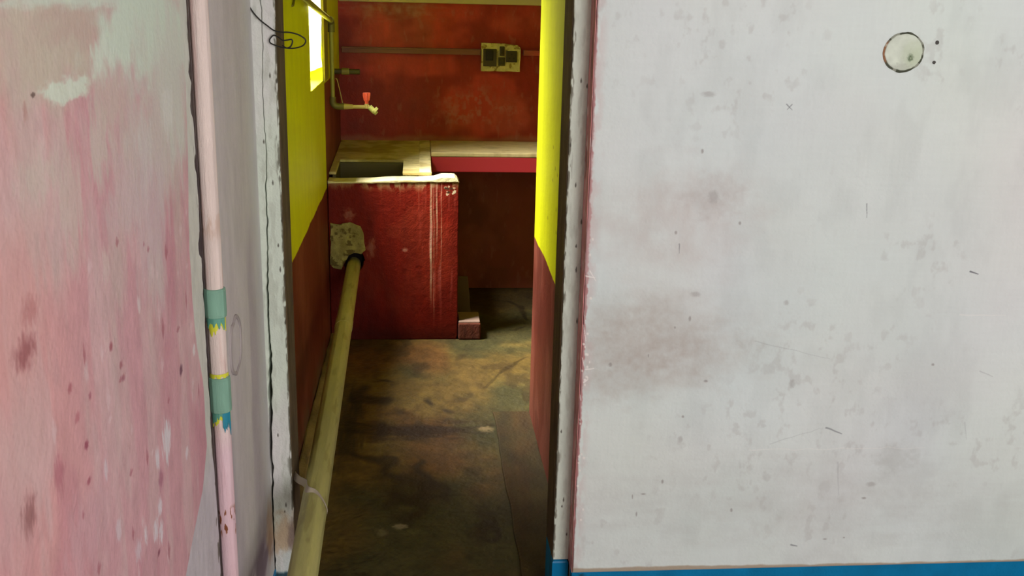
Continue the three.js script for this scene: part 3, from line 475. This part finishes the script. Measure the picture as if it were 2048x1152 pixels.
// ---------------------------------------------------------------- pipes
const pvcOld = painted(paintMap([0, 1], [0, 3.7], 160, 420, (u, v, c) => {
  c[0] = 176; c[1] = 170; c[2] = 108;
  gain(c, 1 + (fbm(u * 5, v * 3, 501, 4) - 0.5) * 0.12 + (fbm(u * 30, v * 24, 503, 3) - 0.5) * 0.08);
  mix(c, [130, 118, 66], 0.4 * smooth(0.6, 0.74, fbm(u * 12, v * 10, 505, 4)));
}), { rough: 0.45, bump: 0.0006, size: 0.3 });
{
  const A = V(-0.2484, 0.4, -2.0952), B = V(-0.3058, 0.3548, -4.8194), d = B.clone().sub(A).normalize();
  const near = A.clone().addScaledVector(d, -0.75), L = near.distanceTo(B);
  const t = thing('drain_pipe', 'long straight yellowed plastic drain pipe coming out of the sink wall through the doorway', 'pipe', [A.x, A.y, A.z]);
  const pipeUV = (q) => uvBy(q, (x, y, z) => { const w = V(x, y, z).sub(near); w.addScaledVector(d, -w.dot(d)); return [0.5 + Math.atan2(w.x, w.y) / (2 * Math.PI), -z - 1.2]; });
  const g = rod(near.toArray(), B.toArray(), 0.032, 0.032, 40, 0.002);
  part(t, 'tube', pipeUV(g), pvcOld);
  const at = (s) => near.clone().addScaledVector(d, s * L).toArray();
  const sQ = 0.70, ring = rod(at(sQ), at(sQ + 0.028), 0.0335, 0.0335, 40, 0.001);
  part(t, 'joint_ring', pipeUV(ring), pvcOld);
}
{
  const t = thing('wall_pipe', 'thin upright pink-white pipe with two green couplings on the left wall', 'pipe', [-0.353, 0, -1.78]);
  const pinkPipe = painted(paintMap([0, 1], [0, 2.8], 200, 620, (u, v, c) => {
    c[0] = 232; c[1] = 212; c[2] = 204;
    gain(c, 1 + (fbm(u * 6, v * 8, 511, 4) - 0.5) * 0.10);
    mix(c, [214, 176, 168], 0.6 * smooth(0.5, 0.66, fbm(u * 5, v * 6, 513, 4)));
    mix(c, [228, 190, 204], 0.7 * smooth(0.86, 0.78, v));
    mix(c, [196, 160, 140], 0.45 * smooth(0.04, 0.0, Math.abs(v - 1.21)) * smooth(0.4, 0.6, fbm(u * 10, v * 50, 515, 3)));
    mix(c, [120, 62, 30], 0.9 * smooth(0.56, 0.62, fbm(u * 18, v * 70, 517, 3)) * smooth(0.035, 0.015, Math.abs(v - 0.655)));
  }), { rough: 0.5, bump: 0.0015, size: 0.2 });
  const P = (y0, y1, r, b = 0.001) => rod([-0.353, y0, -1.78], [-0.353, y1, -1.78], r, r, 40, b);
  const uvp = (g) => uvBy(g, (x, y, z) => [0.5 + Math.atan2(x + 0.353, z + 1.78) / (2 * Math.PI), y]);
  part(t, 'tube', uvp(P(0, 2.8, 0.0152)), pinkPipe);
  const green = painted(paintMap([0, 1], [0.8, 1.3], 120, 500, (u, v, c) => { c[0] = 128; c[1] = 168; c[2] = 148; gain(c, 1 + (fbm(u * 8, v * 20, 521, 4) - 0.5) * 0.16); }), { rough: 0.4, bump: 0.0006, size: 0.2 });
  // torn collar of paint or tape below a coupling: a ragged sleeve
  const sleeve = (yTop, drop, r, a0, a1, seed) => {
    const pos = [], idx = [], n = 48;
    for (let k = 0; k <= n; k++) { const a = a0 + ((a1 - a0) * k) / n, h = drop * (0.25 + 1.5 * Math.pow(fbm(k / 5, 3, seed, 3), 1.5)); for (const [rr, y] of [[r, yTop], [r, yTop - h], [r - 0.0012, yTop - h]]) pos.push(-0.353 + Math.sin(a) * rr, y, -1.78 + Math.cos(a) * rr); if (k < n) { const q = k * 3; idx.push(q, q + 1, q + 3, q + 1, q + 4, q + 3, q + 1, q + 2, q + 4, q + 2, q + 5, q + 4); } }
    const g = new THREE.BufferGeometry(); g.setAttribute('position', new THREE.Float32BufferAttribute(pos, 3)); g.setIndex(idx); g.computeVertexNormals(); return uvBy(g, (x, y) => [x, y]);
  };
  const yellowPaint = plain(0xd6d43c, 0.5), bluePaint = plain(0x1f7f96, 0.5), tealPaint = plain(0x5f9a88, 0.5);
  for (const [top, low] of [[1.907, 1.0965], [1.8802, 0.9342]].map(([, y], i) => [y, y - [0.052, 0.066][i]])) {
    const c = part(t, 'coupling', uvp(join(P(low, top, 0.0186, 0.0015), P(low + 0.004, top - 0.004, 0.0190, 0.001))), green, 'grey-green plastic coupling');
    part(c, 'paint_drip', sleeve(low + 0.002, 0.026, 0.0163, -1.5, 2.0, 531 + Math.round(low * 100)), yellowPaint, 'torn yellow paint');
    part(c, 'paint_drip', sleeve(low + 0.003, 0.018, 0.0172, -1.6, 1.2, 541 + Math.round(low * 100)), tealPaint);
    if (low < 0.88) { part(c, 'paint_drip', sleeve(low + 0.003, 0.036, 0.0175, 0.3, 1.3, 557), bluePaint, 'torn blue paint'); part(c, 'paint_drip', sleeve(top + 0.008, 0.008, 0.0164, -1.4, 1.6, 559), yellowPaint, 'torn yellow paint'); }
  }
}
// water pipe and tap over the sink
const oldMetal = plain(0x8f8a3c, 0.5, { metalness: 0.15 }), dullMetal = plain(0x6a6330, 0.55, { metalness: 0.2 });
{
  const zC = -4.86, x0 = -0.39;
  const t = thing('water_pipe', 'thin grey-green water pipe sloping past the window and dropping to the tap', 'pipe', [x0, 1.2, zC]);
  part(t, 'tube', join(tube([[x0 + 0.004, 1.63, -3.1], [x0 + 0.004, 1.558, -3.78], [x0, 1.462, zC + 0.03]], 0.0105, 40, 14), rod([x0, 1.09, zC], [x0, 1.445, zC], 0.0098, 0.0098, 18)), oldMetal);
  part(t, 'elbow', join(tube([[x0, 1.466, zC + 0.045], [x0, 1.458, zC + 0.012], [x0, 1.446, zC], [x0, 1.41, zC]], 0.0155, 20, 16)), dullMetal, 'dark elbow fitting');
  part(t, 'elbow', join(tube([[x0, 1.125, zC], [x0, 1.098, zC], [x0 + 0.014, 1.083, zC], [x0 + 0.05, 1.082, zC]], 0.0145, 20, 16)), dullMetal, 'dark elbow fitting');
  part(t, 'brace_wire', tube([[x0 + 0.011, 1.205, zC + 0.006], [x0 + 0.022, 1.20, zC + 0.006], [x0 + 0.044, 1.098, zC + 0.006]], 0.002, 12, 8), plain(0xa08c5a, 0.5));
  const k = thing('tap', 'small plastic tap with a salmon red handle over the sink basin', 'tap', [-0.26, 1.083, zC]);
  const cream = plain(0xb9a45e, 0.45);
  part(k, 'body', join(rod([x0 + 0.045, 1.082, zC], [x0 + 0.09, 1.082, zC], 0.0135, 0.0105, 20, 0.001), rod([x0 + 0.085, 1.081, zC], [-0.225, 1.081, zC], 0.0085, 0.0085, 20, 0.001), rod([-0.238, 1.075, zC], [-0.238, 1.096, zC], 0.0115, 0.010, 20, 0.001)), cream);
  part(k, 'spout', join(rod([-0.226, 1.082, zC], [-0.2, 1.058, zC], 0.0125, 0.0125, 20, 0.002), rod([-0.2055, 1.071, zC], [-0.196, 1.062, zC], 0.0165, 0.0165, 20, 0.001), rod([-0.2, 1.058, zC], [-0.193, 1.051, zC], 0.010, 0.010, 20, 0.001)), plain(0xc4c272, 0.4), 'pale ribbed spout');
  const prof = [[0, 0], [0.009, 0], [0.0095, 0.012], [0.015, 0.018], [0.0195, 0.040], [0.0195, 0.050], [0.017, 0.052], [0.0, 0.052]].map(([x, y]) => new THREE.Vector2(x, y));
  const h = toCreasedNormals(new THREE.LatheGeometry(prof, 6), 0.3); h.scale(1, 1, 0.55); h.translate(-0.238, 1.094, zC);
  part(k, 'handle', join(h, block(-0.2415, -0.2345, 1.112, 1.138, zC + 0.008, zC + 0.0125, 0.001)), plain(0xf0604a, 0.4), 'salmon red butterfly handle');
  const s = thing('pipe_stub', 'short capped dark pipe stub sticking out of the side wall above the tap', 'pipe', [-0.416, 1.208, -5.2]);
  part(s, 'tube', rod([-0.425, 1.214, -5.2], [-0.285, 1.2125, -5.2], 0.0125, 0.0125, 24, 0.001), plain(0x4d4718, 0.6));
  part(s, 'socket', rod([-0.372, 1.214, -5.2], [-0.336, 1.2135, -5.2], 0.0165, 0.0165, 24, 0.002), plain(0x8a8038, 0.5));
}
// ---------------------------------------------------------------- electrics on the back wall
{
  const wood = painted(paintMap([-0.45, 1.5], [1.2, 1.4], 260, 700, (u, v, c) => { c[0] = 196; c[1] = 84; c[2] = 76; gain(c, 1 + (fbm(u * 12, v * 60, 571, 4) - 0.5) * 0.25); mix(c, [120, 92, 78], 0.75 * smooth(0.12, 0.3, u + 0.1 * (fbm(u * 9, v * 20, 573, 3) - 0.5))); }), { rough: 0.4, bump: 0.002, size: 0.3 });
  const a = thing('wiring_batten', 'long painted wiring batten on the red wall left of the switchboard', 'conduit', [-0.03, 1.29, -5.65]);
  part(a, 'casing', block(-0.40, 0.322, 1.279, 1.306, -5.652, -5.612, 0.003), wood); part(a, 'cover', block(-0.40, 0.322, 1.301, 1.309, -5.652, -5.604, 0.002), wood);
  const b = thing('wiring_batten', 'short wiring batten on the red wall right of the switchboard', 'conduit', [0.8, 1.29, -5.65]);
  part(b, 'casing', block(0.548, 1.48, 1.279, 1.304, -5.652, -5.630, 0.003), wood); part(b, 'cover', block(0.548, 1.48, 1.300, 1.307, -5.652, -5.625, 0.002), wood);
  const s = thing('switchboard', 'cream wooden switchboard with four dark brown switches and sockets', 'switchboard', [0.425, 1.27, -5.65]);
  const board = painted(paintMap([0.3, 0.56], [1.18, 1.36], 900, 900, (u, v, c) => { c[0] = 222; c[1] = 208; c[2] = 142; gain(c, 1 + (fbm(u * 60, v * 60, 575, 4) - 0.5) * 0.25); mix(c, [140, 110, 60], 0.7 * smooth(0.6, 0.7, fbm(u * 50, v * 50, 577, 4))); }), { rough: 0.7, bump: 0.002, size: 0.1 });
  part(s, 'board', wallFacing(poly(ragged([[0.326, 1.196], [0.531, 1.196], [0.534, 1.318], [0.517, 1.332], [0.45, 1.339], [0.325, 1.341]], 0.012, 0.0022, 579)), 5.62, 0.03, 0.003), board);
  const dark = plain(0x3a2c1c, 0.35), worn = plain(0x4c3f22, 0.5), pinMat = plain(0x1d140d, 0.5);
  const box = (px0, px1, py0, py1) => [px0, px1, py1, py0];
  for (const [name, a0, b0, a1, b1, m] of [['socket', 0.3354, 1.3112, 0.4052, 1.2227, worn], ['switch', 0.4216, 1.3256, 0.4463, 1.2774, worn], ['switch', 0.4149, 1.2692, 0.45, 1.2261, worn], ['socket', 0.4562, 1.3032, 0.5129, 1.2452, dark]]) {
    const p = part(s, name, block(a0, a1, b1, b0, -5.621, -5.604, 0.0025), m);
    if (name === 'switch') part(p, 'rocker', block(a0 + 0.005, a1 - 0.005, b1 + 0.008, b0 - 0.008, -5.606, -5.599, 0.002), dark);
    else if (m === worn) part(p, 'cover', block(a0 + 0.012, a1 - 0.018, b1 + 0.03, b0 - 0.006, -5.606, -5.596, 0.003), pinMat);
    else for (const [u, v] of [[0.3, 0.35], [0.7, 0.35], [0.5, 0.7]]) part(p, 'pin_hole', rod([a0 + (a1 - a0) * u, b1 + (b0 - b1) * v, -5.606], [a0 + (a1 - a0) * u, b1 + (b0 - b1) * v, -5.6032], 0.004, 0.004, 12), pinMat);
  }
}
// ---------------------------------------------------------------- loose things
{
  const t = thing('loose_brick', 'single brick lying on the floor against the foot of the sink wall', 'brick', [0.235, 0, -4.81]);
  const g = block(0.184, 0.292, 0, 0.084, -4.905, -4.737, 0.01);
  part(t, 'brick', uvBy(g, (x, y, z) => [x * 2, (-z) * 2 + y]), painted(paintMap([0, 1], [8, 10.5], 160, 160, (u, v, c) => { c[0] = 92; c[1] = 48; c[2] = 34; gain(c, 1 + (fbm(u * 30, v * 30, 591, 4) - 0.5) * 0.5); }), { rough: 0.9, bump: 0.004, size: 0.3, source: floorRelief }));
  part(t, 'lit_top', block(0.186, 0.288, 0.08, 0.091, -4.90, -4.745, 0.004), plain(0x8f7668, 0.9), 'pale layer painting the lit top');  // pale slab paints the lit top; brick body darkened as its shaded front
  const b = thing('cement_board', 'scrap of dull board leaning in the dark behind the red sink wall', 'board', [0.21, 0, -5.0]);
  const s = wallFacing(poly(ragged([[0.12, 0], [0.262, 0], [0.246, 0.16], [0.238, 0.245], [0.12, 0.25]], 0.03, 0.003, 593)), 4.98, 0.014, 0.002);
  part(b, 'board', s, plain(0x6b5a3c, 0.85));
}
{
  const t = thing('tie_strap', 'pale cloth strip tying the drain pipe to the left door jamb', 'strap', [-0.31, 0.36, -2.5]);
  const A = V(-0.2484, 0.4, -2.0952), B = V(-0.3058, 0.3548, -4.8194), d = B.clone().sub(A).normalize(), P = A.clone().addScaledVector(d, 0.235);   // where it crosses the pipe
  const up = V(0, 1, 0).addScaledVector(d, -d.y).normalize(), right = d.clone().cross(up);
  const round = (deg, r, back) => P.clone().addScaledVector(up, Math.sin((deg * Math.PI) / 180) * r).addScaledVector(right, Math.cos((deg * Math.PI) / 180) * r).addScaledVector(d, back);
  const pts = [V(-0.3214, 0.392, -2.5), V(-0.3054, 0.3987, -2.46), V(-0.2848, 0.4083, -2.42), round(115, 0.038, 0.01), round(85, 0.0355, -0.005), round(50, 0.0345, -0.03), round(10, 0.0345, -0.05), round(-40, 0.0345, -0.05)];
  const c = new THREE.CatmullRomCurve3(pts), pos = [], idx = [], n = 40;
  for (let k = 0; k <= n; k++) { const q = k / n, p = c.getPoint(q), h = 0.0095 * (1 - 0.72 * smooth(0.35, 0.75, q)) * (0.85 + 0.3 * fbm(q * 9, 1, 597, 2)), e = 0.0012; for (const [dy, dz] of [[h, e], [-h, e], [-h, -e], [h, -e]]) pos.push(p.x + dy * 0.35, p.y + dy, p.z + dz); if (k < n) for (let j = 0; j < 4; j++) { const a = k * 4 + j, b = k * 4 + ((j + 1) % 4); idx.push(a, b, a + 4, b, b + 4, a + 4); } }
  const g = new THREE.BufferGeometry(); g.setAttribute('position', new THREE.Float32BufferAttribute(pos, 3)); g.setIndex(idx); g.computeVertexNormals(); uvBy(g, (x, y) => [x, y]);
  part(t, 'strip', g, plain(0xb5a894, 0.85));
}
{
  const t = thing('loose_wire', 'thin black wire hanging in loops over the left door jamb', 'wire', [-0.32, 1.55, -2.45]);
  const path = [[478, -40, 2.462], [493, 0, 2.462], [503, 20, 2.46], [518, 38, 2.458], [534, 51, 2.455], [548, 61, 2.45], [562, 64, 2.44], [580, 65, 2.43], [597, 70, 2.42], [611, 80, 2.42]];
  part(t, 'strand', tube([[-0.3952, 1.6121, -2.463], [-0.3829, 1.5696, -2.463], [-0.3726, 1.5484, -2.461], [-0.3567, 1.5293, -2.459], [-0.3393, 1.5156, -2.457], [-0.324, 1.5051, -2.455], [-0.308, 1.5023, -2.45], [-0.2877, 1.5018, -2.446], [-0.2678, 1.4968, -2.444], [-0.2538, 1.4862, -2.444], [-0.2599, 1.4739, -2.446], [-0.2805, 1.4673, -2.45], [-0.303, 1.4678, -2.453], [-0.321, 1.4722, -2.456], [-0.3334, 1.4774, -2.459], [-0.3349, 1.485, -2.46], [-0.3262, 1.4944, -2.46], [-0.3161, 1.4909, -2.458], [-0.3057, 1.4842, -2.453], [-0.2943, 1.4851, -2.45], [-0.2853, 1.4864, -2.449], [-0.2832, 1.481, -2.449], [-0.2881, 1.471, -2.45], [-0.2974, 1.4674, -2.452], [-0.3064, 1.4726, -2.455]], 0.0016, 260, 8), plain(0x1a1712, 0.5));
}
{
  const t = thing('wall_hook', 'small bent wire hook on the yellow wall before the window', 'hook', [-0.41, 1.58, -3.7]);
  part(t, 'rod', tube([[-0.42, 1.63, -3.72], [-0.405, 1.60, -3.70], [-0.41, 1.575, -3.665], [-0.412, 1.545, -3.62], [-0.414, 1.54, -3.60]], 0.004, 24, 10), plain(0x7a7010, 0.6));
}
// ---------------------------------------------------------------- round filled hole and two screw holes high on the white wall
{
  const [cx, cy] = [1.1188, 1.4872], rx = 0.0462, ry = 0.0432;
  const outline = (k, s) => { const p = []; for (let i = 0; i < 72; i++) { const a = (i / 72) * Math.PI * 2; p.push([cx + Math.cos(a) * rx * k * (0.95 + 0.10 * fbm(i / 4 + 20, 1, s, 3)), cy + Math.sin(a) * ry * k * (0.95 + 0.10 * fbm(i / 4 + 20, 4, s, 3))]); } return p; };
  const t = thing('round_cover', 'round pale green cover plugging a hole high on the white wall', 'cover', [cx, cy, -2.4]);
  const capPaint = painted(paintMap([cx - 0.06, cx + 0.06], [cy - 0.06, cy + 0.06], 2200, 2200, (u, v, c) => {
    c[0] = 212; c[1] = 221; c[2] = 206;
    gain(c, 1 + (fbm(u * 60, v * 60, 601, 4) - 0.5) * 0.12);
    mix(c, [186, 200, 168], 0.6 * patch(u, v, cx + 0.024, cy - 0.008, 0.024, 0.03, 0.8, 0.5, 2, 603));
    mix(c, [96, 112, 84], 0.9 * patch(u, v, cx + 0.0165, cy - 0.0125, 0.006, 0.007, 0.6, 0.6, 2, 605)); mix(c, [168, 182, 152], 0.8 * patch(u, v, cx + 0.0175, cy - 0.013, 0.002, 0.002, 0.5, 0.3, 2, 607));
    mix(c, [180, 186, 172], 0.6 * patch(u, v, cx, cy - 0.034, 0.02, 0.008, 0.7, 0.8, 3, 609));
  }), { rough: 0.5, bump: 0.001, size: 0.1 });
  const edgePaint = painted(paintMap([cx - 0.06, cx + 0.06], [cy - 0.06, cy + 0.06], 1200, 1200, (u, v, c) => {
    c[0] = 74; c[1] = 78; c[2] = 64; const a = Math.atan2(v - cy, u - cx);
    mix(c, [156, 108, 78], 0.9 * smooth(0.55, 0.3, Math.abs(Math.abs(a) - Math.PI) - 0.1)); mix(c, [196, 200, 186], 0.6 * smooth(0.55, 0.66, fbm(a * 3 + 20, 3, 611, 3)));
  }), { rough: 0.8 });
  part(t, 'gap_ring', wallFacing(poly(outline(1.06, 613), [outline(0.955, 615).reverse()]), 2.3985, 0.004), edgePaint, 'dark gap with a rusty left edge');
  const disc = wallFacing(poly(outline(0.968, 615)), 2.3965, 0.008, 0.0025, 3);
  part(t, 'disc', disc, capPaint);
  const hp = [[1.1965, 1.5107, 0.0042], [1.1955, 1.4653, 0.0036]];
  ['upper of the two small dark screw holes right of the round cover', 'lower of the two small dark screw holes right of the round cover'].forEach((label, i) => {
    const [x, y, r] = hp[i], p = []; for (let k = 0; k < 20; k++) { const a = (k / 20) * Math.PI * 2; p.push([x + Math.cos(a) * r * (0.8 + 0.5 * fbm(k / 3, i, 617, 2)), y + Math.sin(a) * r * (0.85 + 0.5 * fbm(k / 3, i + 5, 619, 2))]); }
    const h = thing('screw_plug', label, 'screw plug', [x, y, -2.4]);
    part(h, 'plug', wallFacing(poly(p), 2.3985, 0.006, 0.0006), plain(0x4a4844, 0.8));
  });
}

scene.add(camera);
scene.traverse((o) => { if (o.isMesh && !o.name) throw new Error('unnamed mesh'); });
renderer.render(scene, camera);
